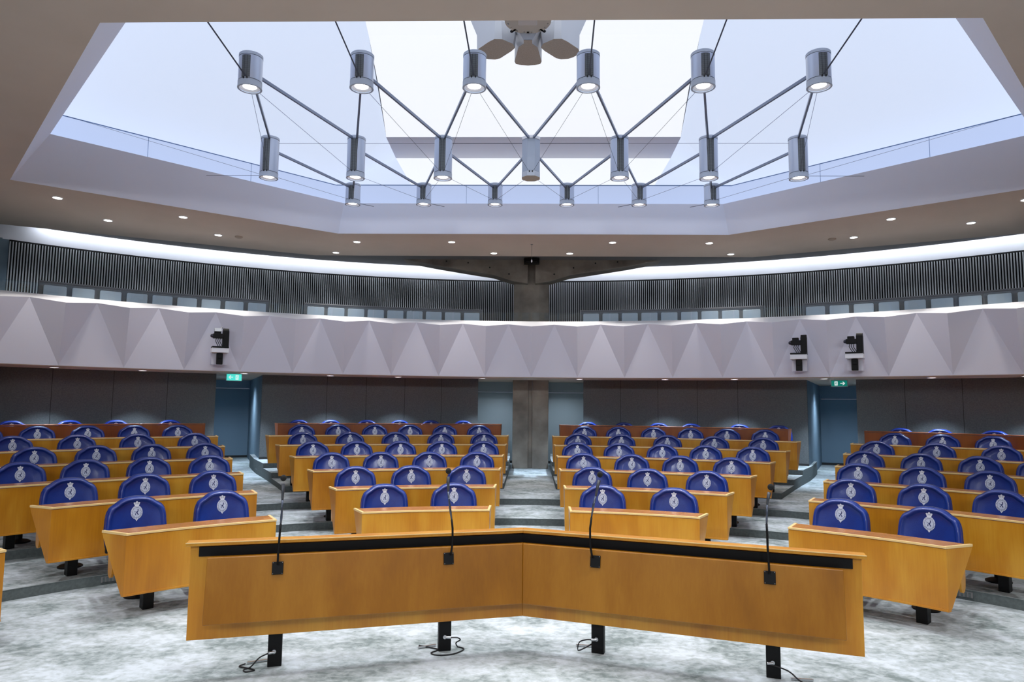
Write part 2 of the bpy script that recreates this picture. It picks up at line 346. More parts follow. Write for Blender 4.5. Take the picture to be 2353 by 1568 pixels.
# ================================================================ BALCONY
balc = empty('balcony', (0, 0, 0)); struct(balc, 'curved balcony with faceted white parapet')
b = MB(); g = MB(); nT = 24; st = 4.72; a_start = -56.6
for i in range(nT):
    aB0 = a_start + i * st; aB1 = aB0 + st; aA = aB0 + st / 2
    B0, B1 = pol(13.72, aB0, SOF), pol(13.72, aB1, SOF); A = pol(13.58, aA, 4.0)
    M0, M1 = pol(13.32, aB0, 3.925), pol(13.32, aB1, 3.925)
    b.add([B0, B1, A, M0, M1], [[0, 1, 2], [0, 2, 3], [1, 4, 2]])
    S0, SA, S1 = pol(14.0, aB0, 4.13), pol(14.0, aA, 4.13), pol(14.0, aB1, 4.13)
    g.add([M0, A, M1, S0, SA, S1], [[0, 1, 4, 3], [1, 2, 5, 4]])
    g.add([S0, SA, S1, pol(14.12, aB0, 4.13), pol(14.12, aA, 4.13), pol(14.12, aB1, 4.13)], [[0, 1, 4, 3], [1, 2, 5, 4]])
b.build('parapet_panel', M['balc'], balc); g.build('parapet_cap', M['cap'], balc)
b = MB(); b.arc([(13.735, SOF), (21.2, SOF), (21.2, SOF + .1), (13.735, SOF + .1)], a_start, a_start + nT * st, nT)
b.build('soffit', M['soffit'], balc)
b = MB(); b.arc([(13.725, SOF - .012), (13.80, SOF - .012), (13.80, SOF + .002), (13.725, SOF + .002)], a_start, a_start + nT * st, nT)
b.build('soffit_trim', M['soffit'], balc)
b = MB(); b.arc([(14.12, 3.55), (17.3, 3.55), (17.3, 3.6), (14.12, 3.6)], -57, 57, 60); b.build('gallery_floor', M['riser'], balc)
b = MB(); b.arc([(14.12, 3.6), (14.15, 3.6), (14.15, 4.13), (14.12, 4.13)], -57, 57, 60); b.build('inner_parapet', M['balc'], balc)
# glass balustrade: separate panes
pane_a = [-56 + i * 4.0 for i in range(29)]
gr = empty('glass_balustrade', pol(14.06, 0, 4.13)); tag(gr, 'low clear glass balustrade along the top of the white balcony', 'balustrade')
gi = Matrix.Translation(-gr.location)
for i in range(28):
    b = MB(); b.arc([(14.05, 4.12), (14.062, 4.12), (14.062, 4.36), (14.05, 4.36)], pane_a[i] + .04, pane_a[i + 1] - .04, 3)
    o = b.build('glass_pane', M['glass'], gr); o.data.transform(gi)
# gallery partition and seats
GSEC = [(-43.6, -25.6, 'far left'), (-22.4, -5.0, 'left-centre'), (5.0, 22.5, 'right-centre'), (25.9, 43.8, 'far right')]
ordn = ['first', 'second', 'third', 'fourth', 'fifth', 'sixth', 'seventh', 'eighth', 'ninth']
seat0 = None
for a0, a1, nm in GSEC:
    b = MB(); b.arc([(14.86, 3.6), (14.92, 3.6), (14.92, 4.53), (14.86, 4.53)], a0, a1, 14)
    b.arc([(14.84, 4.50), (14.94, 4.50), (14.94, 4.53), (14.84, 4.53)], a0, a1, 14)
    o = b.build('gallery_partition', M['gback']); tag(o, 'long grey partition behind the %s row of gallery seats' % nm, 'partition')
    for i in range(9):
        a = a0 + (a1 - a0) * (i + .55) / 9.1
        if seat0 is None:
            root = empty('gallery_seat'); seat0 = root
            b = MB(); W2 = .205; pts = []
            for cx, cz, q in ((W2 - .03, .80, 0), (-W2 + .03, .80, 1)):
                for k in range(5):
                    t = (q * 90 + k * 22.5); pts.append((cx + .03 * cos(R(t)), -.0, cz + .03 * sin(R(t))))
            pts += [(-W2, 0, .36), (W2, 0, .36)]
            b.prism(pts, (0, .05, 0)); b.build('backrest', M['gseat'], root, bevel=.008)
            b = MB(); b.box((0, -.21, .40), (.40, .42, .07)); b.build('seat', M['gseat'], root, bevel=.015)
            b = MB(); b.box((0, -.1, .18), (.06, .06, .37)); b.box((0, -.1, .01), (.2, .2, .02)); b.build('leg', M['black'], root)
        else: root = copy_tree(seat0)
        root.location = pol(14.76, a, 3.6); root.rotation_euler = (0, 0, -R(a))
        tag(root, 'pale blue-grey gallery seat, %s from the left in the %s row of the balcony' % (ordn[i], nm), 'seat', 'gallery seats behind the glass')
# slatted wall of the gallery
b = MB(); b.arc([(17.05, 3.6), (17.1, 3.6), (17.1, 5.72), (17.05, 5.72)], -44.8, 58, 80)
n = int(102.8 / 0.19); b.mi = 1
for i in range(n):
    a = -44.8 + i * 0.19; p, q = a + .02, a + .108
    b.add([pol(16.97, p, 3.6), pol(16.97, q, 3.6), pol(16.97, q, 5.66), pol(16.97, p, 5.66), pol(17.05, p, 3.6), pol(17.05, q, 3.6), pol(17.05, q, 5.66), pol(17.05, p, 5.66)],
          [[0, 1, 2, 3], [0, 4, 7, 3], [1, 5, 6, 2], [3, 2, 6, 7]])
b.mi = 0; b.arc([(16.98, 5.66), (17.06, 5.66), (17.06, 5.70), (16.98, 5.70)], -44.8, 58, 80)
struct(b.build('wall_gallery', [M['slatback'], M['slat']]), 'wall of close grey battens behind the public gallery')
b = MB(); b.arc([(17.0, 3.6), (17.1, 3.6), (17.1, 5.72), (17.0, 5.72)], -62, -44.8, 12)
struct(b.build('wall_gallery_end', M['wall_blue']), 'plain blue-grey wall at the left end of the gallery')
b = MB(); b.tube([pol(16.9, -48, 5.35), pol(16.9, -46.1, 5.5), pol(16.9, -46.0, 5.45)], .03, 8); b.tube([pol(16.9, -46.1, 5.45), pol(16.95, -46.15, 4.3)], .02, 8)
tag(b.build('handrail', M['black']), 'dark handrail on the blue-grey wall at the left end of the gallery', 'handrail')
# cove: white wall above the slats washed by a hidden strip of light
b = MB(); b.arc([(17.0, 5.70), (17.1, 5.70), (17.1, 6.25), (17.0, 6.25)], -62, 58, 90)
struct(b.build('wall_cove', M['cove']), 'white band above the slatted wall washed by hidden light')
b = MB(); b.arc([(13.75, 6.02), (16.72, 6.02), (16.72, 6.25), (13.75, 6.25)], -70, 70, 90)
struct(b.build('ceiling_upper', M['soffit_dark']), 'dark upper ceiling above the gallery')
b = MB(); b.arc([(16.72, 6.25), (17.1, 6.25), (17.1, 6.28), (16.72, 6.28)], -70, 70, 90)
struct(b.build('ceiling_cove', M['cove']), 'white inside of the light cove')
led = mat('cove_led', (1, 1, 1), 0.5, emis=(0.86, 0.92, 1.0), es=P_COVE)
b = MB(); b.arc([(16.725, 6.06), (16.76, 6.06), (16.76, 6.12), (16.725, 6.12)], -43.2, 58, 80)
tag(b.build('light_strip', led), 'continuous hidden light strip along the cove above the slatted wall', 'light strip')

# ================================================================ CEILING PLATE WITH HEXAGONAL WELL
ZC = 5.8
hexo = [(-4.32, 6.37), (-8.95, 11.16), (-4.31, 14.8), (4.31, 14.8), (8.95, 11.16), (4.32, 6.37)]
out = [(-16, -8), (-16, 11.6), (-11.2, 14.2), (-5.55, 17.05), (5.55, 17.05), (11.2, 14.2), (16, 11.6), (16, -8)]
def ring_faces(b, inner, outer, z, flip=False):
    bm = bmesh.new(); vi = [bm.verts.new((x, y, z)) for x, y in inner]; vo = [bm.verts.new((x, y, z)) for x, y in outer]
    es = [bm.edges.new((vi[i], vi[(i + 1) % len(vi)])) for i in range(len(vi))] + [bm.edges.new((vo[i], vo[(i + 1) % len(vo)])) for i in range(len(vo))]
    bmesh.ops.triangle_fill(bm, use_beauty=True, use_dissolve=False, edges=es)
    bm.verts.index_update(); b.add([v.co.copy() for v in bm.verts], [[v.index for v in f.verts] for f in bm.faces]); bm.free()
b = MB(); ring_faces(b, hexo, out, ZC)
ring_faces(b, hexo, out, ZC + .16)
for i in range(len(out)):
    p, q = out[i], out[(i + 1) % len(out)]; b.add([(*p, ZC), (*q, ZC), (*q, ZC + .16), (*p, ZC + .16)], [[0, 1, 2, 3]])
struct(b.build('ceiling', M['ceil']), 'beige plaster ceiling around the roof lantern')
hexi = [(-3.66, 6.37), (-8.07, 10.84), (-4.19, 14.76), (4.19, 14.76), (8.07, 10.84), (3.66, 6.37)]
ZS = 6.48
b = MB()
for i in range(6):
    j = (i + 1) % 6; NN = 12
    p0, p1, p2, p3 = Vector((*hexo[i], ZC)), Vector((*hexo[j], ZC)), Vector((*hexi[j], ZS)), Vector((*hexi[i], ZS))
    for u in range(NN):
        for v in range(NN):
            q = [p0.lerp(p1, uu / NN).lerp(p3.lerp(p2, uu / NN), vv / NN) for uu, vv in ((u, v), (u + 1, v), (u + 1, v + 1), (u, v + 1))]
            b.add(q, [[0, 1, 2, 3]])
struct(b.build('ceiling_skirt', M['skirt'], recalc=False, autos=25), 'white sloping skirt of the hexagonal ceiling well')
hexb = [(-3.9, 6.2), (-8.62, 10.87), (-4.47, 15.08), (4.47, 15.08), (8.62, 10.87), (3.9, 6.2)]
ZB = 7.0
b = MB()
for i in range(6):
    j = (i + 1) % 6
    b.add([(*hexi[i], ZS), (*hexi[j], ZS), (*hexb[j], ZS), (*hexb[i], ZS)], [[0, 1, 2, 3]])
    b.add([(*hexb[i], ZS), (*hexb[j], ZS), (*hexb[j], ZB), (*hexb[i], ZB)], [[0, 1, 2, 3]])
struct(b.build('ceiling_band', M['lum_b'], recalc=False), 'pale blue lit band above the well skirt')
b = MB()
for i in range(1, 4):
    p, q = Vector((*hexb[i], ZB)), Vector((*hexb[i + 1], ZB)); b.tube([p, q], .012, 6)
    for k in (1, 2):
        s = p.lerp(q, k / 3); b.box(s + Vector((0, 0, -.26)), (.006, .006, .5))
for i in (0, 4):
    b.tube([Vector((*hexb[i], ZB)), Vector((*hexb[i + 1], ZB))], .012, 6)
struct(b.build('trim_1', mat('grey_blue_trim', (0.12, 0.20, 0.36), 0.5)), 'thin blue-grey edge along the lit band')
# lantern membranes, given a glow in place of the light falling on them
for s in (-1, 1):
    b = MB(); V = lambda x, y, z: (s * x, y, z)
    c = [V(4.47, 15.08, 7.0), V(2.75, 15.12, 7.0), V(3.13, 15.12, 7.65), V(3.10, 13.93, 7.67), V(3.0, 11.8, 8.72), V(2.95, 8.8, 9.9), V(8.62, 10.87, 7.0), V(3.9, 6.2, 7.0), V(2.95, 6.2, 9.9)]
    b.add(c, [[0, 1, 2], [0, 2, 3], [0, 3, 4, 6], [6, 4, 5], [6, 5, 8], [6, 8, 7]])
    struct(b.build('ceiling_lantern_side', M['lum_s'], recalc=False), 'pale blue lit %s slope of the roof lantern' % ('left' if s < 0 else 'right'))
b = MB(); b.add([(-2.75, 15.12, 7.0), (2.75, 15.12, 7.0), (3.13, 15.12, 7.65), (-3.13, 15.12, 7.65)], [[0, 1, 2, 3]])
prof = [(13.93, 7.67, 3.10), (13.4, 7.86, 3.05), (12.8, 8.2, 3.02), (11.8, 8.72, 3.0), (8.8, 9.9, 2.95), (6.2, 9.9, 2.95)]
for (y0, z0, x0), (y1, z1, x1) in zip(prof, prof[1:]): b.add([(-x0, y0, z0), (x0, y0, z0), (x1, y1, z1), (-x1, y1, z1)], [[0, 1, 2, 3]])
b.add([(-3.9, 6.2, 7), (3.9, 6.2, 7), (2.95, 6.2, 9.9), (-2.95, 6.2, 9.9)], [[0, 1, 2, 3]])
struct(b.build('ceiling_lantern_centre', M['lum_c'], recalc=False), 'white lit centre of the roof lantern')
b = MB(); b.prism([(-3.13, 15.14, 7.65), (3.13, 15.14, 7.65), (3.10, 13.92, 7.66), (-3.10, 13.92, 7.66)], (0, 0, .006))
struct(b.build('beam_lantern', M['beam_w']), 'grey cross beam inside the roof lantern')

# outer envelope (mostly out of view)
b = MB(); b.add([(-17, -8, 0), (17, -8, 0), (17, -8, 6), (-17, -8, 6)], [[0, 1, 2, 3]]); struct(b.build('wall_front', M['balc']), 'wall behind the speaker side of the hall')
for s, nm in ((-1, 'left'), (1, 'right')):
    b = MB(); b.add([(s * 16.5, -8, 0), (s * 16.5, 14.5, 0), (s * 16.5, 14.5, 6.2), (s * 16.5, -8, 6.2)], [[0, 1, 2, 3]])
    struct(b.build('wall_%s' % nm, M['balc']), '%s side wall of the hall' % nm)

# ================================================================ CEILING DOWNLIGHTS
DL = [(8.83, 12.17), (8.85, 13.73), (7.12, 13.46), (7.08, 14.95), (4.08, 15.54), (4.9, 16.69), (1.86, 15.52), (0.94, 16.68)]
names = ['beside the outer corner of the ceiling well', 'outermost in the rear row', 'second from the outside in the front row', 'second from the outside in the rear row',
         'beside the far corner of the ceiling well', 'third from the outside in the rear row', 'innermost in the front row', 'innermost in the rear row']
dl0 = None
def downlight(x, y, z, label, group, power, size=75, col=(1, .93, .84), rad=.07, rim=.088):
    global dl0
    if dl0 is None:
        root = empty('ceiling_downlight'); dl0 = root
        b = MB(); b.lathe([(rim, 0), (rim, -.012), (rim * .86, -.014), (rim * .86, -.004)], 28); b.build('rim', M['cap'], root, autos=40)
        b = MB(); b.lathe([(0, -.009), (rim * .87, -.009)], 28); b.build('diffuser', M['glow_dl'], root, recalc=False)
    else: root = copy_tree(dl0)
    root.location = (x, y, z); tag(root, label, 'ceiling light', group)
    spot((x, y, z - .05), power, size, .8, rad, col); return root
for (x, y), nm in zip(DL, names):
    for s in (-1, 1):
        downlight(s * x, y, ZC, 'round ceiling downlight %s, %s half' % (nm, 'left' if s < 0 else 'right'), 'recessed downlights in the beige ceiling', P_DOWN)
for s in (-1, 1):      # speaker side of the room, behind and above the photographer
    for x, y in ((1.6, 4.6), (4.2, 4.2), (1.6, 1.5), (5.5, 1.5), (7.0, 6.0), (10.5, 9.0)):
        spot((s * x, y, ZC - .03), P_REAR, 110, .9, .15, (.97, .97, 1))
for x, y, tx in ((1.8, -4.5, 1.0), (4.8, -4.0, 3.0), (8.0, -3.5, 6.0)):     # stage lights over the speakers' side, aimed at the benches
    for s in (-1, 1):
        p = Vector((s * x, y, 5.4)); spot(p, P_FRONT, 80, .9, .12, (.93, .96, 1), Vector((s * tx, 10, 1.2)) - p)
for i in range(12):      # unseen spots added under the upper ceiling to brighten the gallery
    p = pol(15.75, -43 + i * 7.8, 6.0); spot(p, P_GAL, 120, .9, .08, (.86, .92, 1))
# ceiling detectors
for s in (-1, 1):
    b = MB(); b.lathe([(.085, 0), (.085, -.02), (.06, -.035), (.03, -.045), (0, -.045)], 24)
    o = b.build('smoke_detector', mat('detector_beige', (.40, .33, .27), .7), autos=50, loc=(s * 6.68, 15.11, ZC)); tag(o, 'beige smoke detector on the %s side of the ceiling' % ('left' if s < 0 else 'right'), 'detector')
root = empty('hanging_sensor', (0, 15.76, ZC)); tag(root, 'tiny white sensor hanging on a wire below the middle of the ceiling edge', 'sensor')
b = MB(); b.tube([(0, 0, 0), (0, 0, -.36)], .003, 6); b.lathe([(.03, 0), (.03, -.008), (0, -.01)], 12); b.build('wire', M['soffit_dark'], root)
b = MB(); b.lathe([(0, -.36), (.015, -.37), (.018, -.41), (.010, -.43), (0, -.43)], 12); b.build('sensor_head', M['cap'], root, smooth=True)
for a, r in ((-27.7, 17.9), (27.9, 17.9), (-2.9, 16.6), (2.9, 16.6)):  # unseen spots added in the back passages to brighten doors and walls
    p = pol(r, a, SOF); spot((p.x, p.y, SOF - .03), 320 if abs(a) > 9 else 75, 150, .9, .25, (.7, .85, 1))
# soffit downlights under the balcony
sa = [4.9, 13.3, 19.8, 27.6, 35.9, 42.3]
sn = ['beside the central column', 'behind the middle of the centre block', 'near the outer end of the centre block', 'over the side passage', 'over the inner wing seats', 'over the outer wing seats']
for a, nm in zip(sa, sn):
    for s in (-1, 1):
        p = pol(14.55, s * a, SOF)
        downlight(p.x, p.y, SOF - .0, 'small downlight under the balcony %s, %s half' % (nm, 'left' if s < 0 else 'right'), 'downlights under the balcony', P_SOFF, 88, (.66, .82, 1), .02)

# ================================================================ PENDANT LAMPS AND TRUSS
S = 1.21
def lamp_build(h):
    root = empty('pendant_lamp'); r = .1245
    b = MB(); b.lathe([(r * .985, .075), (r * .985, h - .035)], 40); b.build('body', M['lamp'], root, autos=40)
    b = MB(); b.lathe([(r * .955, h - .038), (r * .955, h - .03)], 40); b.lathe([(r * .955, .068), (r * .955, .078)], 40); b.build('groove', M['groove'], root, autos=40)
    b = MB(); b.lathe([(r * 1.0, h - .03), (r, h), (r * .97, h + .004), (0, h + .004)], 40); b.build('cap', M['lamp_flat'], root, autos=40)
    b = MB(); b.lathe([(r, .068), (r, .012), (r * 1.02, .008), (r * 1.02, 0), (r * .86, 0), (r * .84, .03), (0, .032)], 40); b.build('ring', M['lamp_flat'], root, autos=40)
    b = MB(); b.lathe([(r * .84, .012), (r * .57, .026)], 40, cap=False); b.build('reflector', M['cap'], root, smooth=True, recalc=False)
    b = MB(); b.lathe([(0, .022), (r * .58, .024)], 32); b.build('lens', M['glow'], root, recalc=False)
    b = MB(); k = int((h - .13) / .0085); aw = 21
    for i in range(k):
        z = .085 + i * .0085
        for q in range(3):
            a0 = -90 - aw + q * 14; b.add([(r * 1.015 * cos(R(a)), r * 1.015 * sin(R(a)), zz) for a, zz in ((a0 + 1, z), (a0 + 13, z), (a0 + 13, z + .005), (a0 + 1, z + .005))], [[0, 1, 2, 3]])
    b.build('fins', M['grille'], root, recalc=False)
    b = MB()
    for q in range(6):
        a0, a1 = -90 - aw + q * 7, -90 - aw + q * 7 + 7
        b.add([(r * 1.005 * cos(R(a)), r * 1.005 * sin(R(a)), zz) for a, zz in ((a0, .08), (a1, .08), (a1, h - .045), (a0, h - .045))], [[0, 1, 2, 3]])
    b.build('grille', M['groove'], root, recalc=False)
    b = MB(); b.box((-.02, -r - .004, .07), (.008, .012, .02)); b.box((.02, -r - .004, .07), (.008, .012, .02)); b.build('cable_clamp', M['black'], root)
    return root
rows = [(6.98, 5.40, .37, [-2.5, -1.5, -.5, .5, 1.5, 2.5], 'nearest'), (9.11, 5.135, .57, [-3, -2, -1, 1, 2, 3], 'middle'), (11.25, 5.40, .35, [-2.5, -1.5, -.5, .5, 1.5, 2.5], 'far')]
nodes = {}
for ri, (Y, z, h, xs, nm) in enumerate(rows):
    proto = lamp_build(h)
    for i, x in enumerate(xs):
        o = proto if i == 0 else copy_tree(proto)
        o.location = (x * S - .02, Y, z)
        tag(o, 'silver cylinder lamp, %s from left, %s row of hanging lamps' % (ordn[i], nm) + (', tall body' if ri == 1 else ''), 'pendant lamp', 'cylinder lamps hanging in the ceiling well')
        spot((x * S - .02, Y, z - .02), P_PEND, 75, .7, .07, (.96, .98, 1.0))
        nodes[(ri, x)] = Vector((x * S - .02, Y, z))
nodes[(1, 0)] = Vector((-.02, 9.11, 5.135))
# central octagonal unlit housing
root = empty('octagonal_housing', nodes[(1, 0)]); tag(root, 'unlit eight-sided grey housing in the middle of the hanging lamps', 'housing')
oc = lambda r, z: [(r * cos(R(22.5 + 45 * i)), r * sin(R(22.5 + 45 * i)), z) for i in range(8)]
b = MB(); b.prism(oc(.131, .075), (0, 0, .45)); b.build('body', M['lamp_flat'], root)
b = MB(); b.prism(oc(.134, 0.004), (0, 0, .068)); b.build('lower_band', mat('pale_band', (.55, .6, .7), .5), root)
b = MB(); b.prism(oc(.134, .53), (0, 0, .04)); b.build('top_band', M['cap'], root)
b = MB(); b.prism(oc(.128, 0), (0, 0, .01)); b.build('base_plate', M['spk_b'], root)
b = MB(); b.box((-.02, -.123, .062), (.014, .012, .022)); b.box((.02, -.123, .062), (.014, .012, .022)); b.build('cable_clamp', M['black'], root)
# truss
tr = empty('lamp_truss', (0, 9.11, 5.6)); tag(tr, 'net of steel rods and thin wires carrying the hanging lamps', 'truss')
ti = Matrix.Translation(-tr.location)
def rod(p, q, name='rod', r=.012, m='rod'):
    b = MB(); d = (Vector(q) - Vector(p))
    if name == 'rod':
        side = d.cross(Vector((0, 0, 1))).normalized() * .012; up = Vector((0, 0, .017))
        b.prism([Vector(p) - side - up, Vector(p) + side - up, Vector(p) + side + up, Vector(p) - side + up], d)
    else: b.tube([p, q], r, 6)
    o = b.build(name, M[m], tr); o.data.transform(ti); return o
R_ = .125
def trim_pt(c, t, r): d = (t - c); d.z = 0; return c + d.normalized() * r
for x in rows[0][3]:
    for dx in (-.5, .5):
        a = nodes[(0, x)]; c = nodes[(1, x + dx)]
        p = trim_pt(a, c, R_); p.z = 5.60; q = trim_pt(c, a, .09); q.z = 5.675
        rod(p, q); p2 = trim_pt(a, c, R_); p2.z = 5.43; q2 = trim_pt(c, a, R_); q2.z = 5.21; rod(p2, q2, 'wire', .0022, 'wire')
    a = nodes[(0, x)]
    e = aty({-2.5: 475, -1.5: 770, -.5: 1066, .5: 1366, 1.5: 1669, 2.5: 1977}[x], 47, 6.42); e2 = e + (e - (a + Vector((0, -R_, .1)))).normalized() * .05
    rod(a + Vector((0, -R_ - .003, .09)), e2, 'suspension_cable', .008, 'wire')
for x in [-3, -2, -1, 0, 1, 2, 3]:
    for dx in (-.5, .5):
        if (2, x + dx) in nodes:
            a = nodes[(1, x)]; c = nodes[(2, x + dx)]
            p = trim_pt(a, c, R_); p.z = 5.56; q = trim_pt(c, a, .09); q.z = 5.68
            rod(p, q); p2 = trim_pt(a, c, R_); p2.z = 5.2; q2 = trim_pt(c, a, R_); q2.z = 5.46; rod(p2, q2, 'wire', .0022, 'wire')
for x in [-3, -2, -1, 0, 1, 2]:
    a = nodes[(1, x)] + Vector((R_, 0, .5)); c = nodes[(1, x + 1)] + Vector((-R_, 0, .5)); rod(a, c, 'wire', .004 if x in (-1, 0) else .0022, 'wire')
for s in (-1, 1):
    a = nodes[(1, 3 * s)] + Vector((s * R_, 0, .06)); rod(a, (s * 7.2, 10.0, 6.42), 'wire', .0022, 'wire')
    rod(a + Vector((0, 0, -.02)), a + Vector((s * .75, .0, -.02)), 'wire', .003, 'wire')
    for x in (1.5, 2.5):
        c = nodes[(2, x * s)] + Vector((s * -.12, 0, .02)) if s > 0 else nodes[(2, x * s)] + Vector((.12, 0, .02))
        rod(c, c + Vector((-s * .22, .1, -.02)), 'wire', .004, 'wire')

# ================================================================ LOUDSPEAKER CLUSTER
hub = Vector((-.07, 8.12, 6.84)); root = empty('loudspeaker_cluster', hub); tag(root, 'hub of white loudspeaker cabinets hanging at the top of the ceiling well', 'loudspeaker')
b = MB(); b.lathe([(0, -.02), (.29, -.02), (.295, 0), (.29, .02), (0, .02)], 40); b.build('mounting_disc', mat('disc_beige', (.50, .47, .42), .6), root, autos=40)
b = MB(); b.box((0, -.14, -.07), (.23, .16, .09)); b.build('control_box', mat('box_beige', (.55, .52, .50), .6), root, bevel=.012)
b = MB(); b.lathe([(0, -.04), (.010, -.036), (.010, -.02)], 8); bolt0 = b.build('bolt', M['steel'], root)
for i in range(16):
    a = R(22.5 * i + 11); o = bolt0 if i == 0 else bolt0.copy()
    if i: COL.objects.link(o)
    o.location = (.255 * cos(a), .255 * sin(a), 0)
for i, ang in enumerate((0, 40, -40)):
    cab = MB(); low = MB()
    bot = [(-.055, .37), (-.055, .46), (-.125, .55), (-.185, .92), (-.17, .98), (-.09, 1.02), (0, 1.03), (.09, 1.02), (.17, .98), (.185, .92), (.125, .55), (.055, .46), (.055, .37)]
    top = [(-.185, .37), (-.185, .60), (-.185, .80), (-.185, .92), (-.17, .98), (-.09, 1.02), (0, 1.03), (.09, 1.02), (.17, .98), (.185, .92), (.185, .80), (.185, .60), (.185, .37)]
    if i:       # the two side cabinets show a full-width underside
        bot = [(-.09, .50), (-.17, .56), (-.185, .66), (-.185, .90), (-.15, .97), (-.07, 1.02), (0, 1.03), (.07, 1.02), (.15, .97), (.185, .90), (.185, .66), (.17, .56), (.09, .50)]
        top = [(-.12, .48), (-.18, .54), (-.19, .66), (-.19, .90), (-.155, .97), (-.07, 1.02), (0, 1.03), (.07, 1.02), (.155, .97), (.19, .90), (.19, .66), (.18, .54), (.12, .48)]
    nn = len(bot); mid = [((p[0] + q[0]) / 2 * 1.0, q[1] if abs(p[1] - q[1]) < .01 else (p[1] + q[1]) / 2) for p, q in zip(bot, top)]
    z0, z1, z2 = -.11, .12, .52
    bot = [(x, y - .09) for x, y in bot]; top = [(x, y - .09) for x, y in top]
    up = [(x, y + (.22 if i else .05)) for x, y in top]
    vs = [(*p, z0) for p in bot] + [(*q, z1) for q in top] + [(*q, z2) for q in up]
    cab.add(vs, [[k * nn + j, k * nn + (j + 1) % nn, (k + 1) * nn + (j + 1) % nn, (k + 1) * nn + j] for k in range(2) for j in range(nn)] + [[2 * nn + j for j in range(nn)]])
    low.prism([(*p, z0 - .004) for p in bot], (0, 0, .008))
    o = cab.build('cabinet', M['spk'], root, autos=30); o.rotation_euler = (0, 0, R(ang))
    low.build('grille', M['spk_b'], o)
    h_ = MB(); h_.box((0, .29, -.01), (.03, .1, .02)); h_.build('bracket', M['black'], o)
b = MB(); b.tube([(0, 0, .02), (0, 0, 2.6)], .03, 10); b.build('suspension_pole', M['spk'], root)

# ================================================================ DESKS
RD = {1: 5.2, 2: 6.6, 3: 8.02, 4: 9.47, 5: 11.02, 6: 12.65, 7: 13.95}
IN_ = {1: 5.2, 2: 4.2, 3: 3.45, 4: 3.0, 5: 2.6, 6: 2.35, 7: 3.0}
BO = {1: 21.3, 2: 22.8, 3: 24.0, 4: 24.9, 5: 25.5, 6: 25.8, 7: 24.6}
DI = {1: 31.8, 2: 31.3, 3: 31.0, 4: 30.8, 5: 30.5, 6: 30.3, 7: 30.9}
DO = {1: 47.6, 2: 50.1, 3: 51.8, 4: 53, 5: 54, 6: 55, 7: 55}
BLK = {'A': 'the far left block', 'B': 'the block left of the column', 'C': 'the block right of the column', 'D': 'the far right block'}
BLK2 = {'A': 'far left block', 'B': 'left-centre block', 'C': 'right-centre block', 'D': 'far right block'}
rown = {1: 'front row', 2: 'second row', 3: 'third row', 4: 'fourth row', 5: 'fifth row', 6: 'sixth row', 7: 'back row'}
def desk(k, a0, a1, label, f0=0, f1=0):
    r = RD[k] + (0 if k > 1 else (.08 if max(abs(a0), abs(a1)) < 26 else -.08)); f0 /= r / 5.2; f1 /= r / 5.2; z = Zf[k]; H = .80 if k < 7 else .91; pb = .23
    wd = M['wood'] if k < 7 else M['wood_red']; am = (a0 + a1) / 2
    o0 = pol(r + .3, am, z); root = empty('bench_desk', o0); inv = Matrix.Translation(-o0)
    tag(root, label, 'desk', 'curved wooden bench desks')
    n = max(6, int(abs(a1 - a0)))
    def part(name, prof, aa0, aa1, m, nn=n, bevel=.003):
        b = MB(); b.arc([(r + x, z + y) for x, y in prof], aa0, aa1, nn, None if name in ('side_leaf', 'writing_shelf', 'back_board') else (r, f0 if abs(aa0 - a0) < abs(aa0 - a1) else f1, f1 if abs(aa1 - a1) < abs(aa1 - a0) else f0)); o = b.build(name, m, root, bevel=bevel); o.data.transform(inv); return o
    e = math.degrees(.022 / r)
    part('front_panel', [(0, pb), (.022, pb), (.022, H - .02), (0, H - .02)], a0, a1, wd)
    part('bottom_ledge', [(-.006, pb - .006), (.035, pb - .006), (.035, pb + .014), (-.006, pb + .014)], a0, a1, wd)
    part('desktop', [(.012, H - .018), (.315, H - .018), (.315, H + .001), (.012, H + .001)], a0 + e, a1 - e, M['wood_top'] if k < 7 else M['wood_red'])
    part('edge_strip', [(-.006, H - .016), (.014, H - .016), (.014, H + .005), (-.006, H + .005)], a0 - e * .2, a1 + e * .2, M['wood_edge'] if k < 7 else M['wood_red'])
    for q, (x0, x1) in enumerate(((a0, a0 + e), (a1 - e, a1))):
        part('end_panel', [(.02, pb + .01), (.04, pb + .01), (.315, H - .06), (.33, H - .018), (.02, H - .018)], x0, x1, wd, 1)
        part('edge_strip', [(.0, H - .018), (.335, H - .018), (.335, H + .006), (.0, H + .006)], x0 - e * .1, x1 + e * .1, M['wood_edge'] if k < 7 else M['wood_red'], 1)
    part('back_board', [(.04, pb + .02), (.055, pb + .02), (.315, H - .07), (.30, H - .07)], a0 + e, a1 - e, wd)
    part('writing_shelf', [(.32, .655), (.60, .655), (.60, .68), (.32, .68)], a0 + 1.6 * e, a1 - 1.6 * e, wd)
    for q, (x0, x1) in enumerate(((a0 + .5 * e, a0 + 1.5 * e), (a1 - 1.5 * e, a1 - .5 * e))):
        part('side_leaf', [(.40, .67), (.41, .36), (.43, .325), (.47, .31), (.51, .325), (.53, .36), (.56, .67)], x0, x1, wd, 1)
    # black posts
    w = abs(a1 - a0) * R(1) * r; nl = max(2, int(round(w / 1.4)) + 1)
    for i in range(nl):
        a = a0 + (a1 - a0) * ((.30 + (w - .6) * i / (nl - 1)) / w)
        so = .33 if k in (1, 2) else .42
        b = MB(); b.box((0, 0, .335), (.10, .12, .67))
        o = b.build('leg', M['black'], root, bevel=.004); o.location = pol(r + so, a, z) - o0; o.rotation_euler = (0, 0, -R(a))
        b = MB(); b.box((0, 0, .65), (.12, .28, .04)); o2 = b.build('bracket', M['black'], o)
    return root
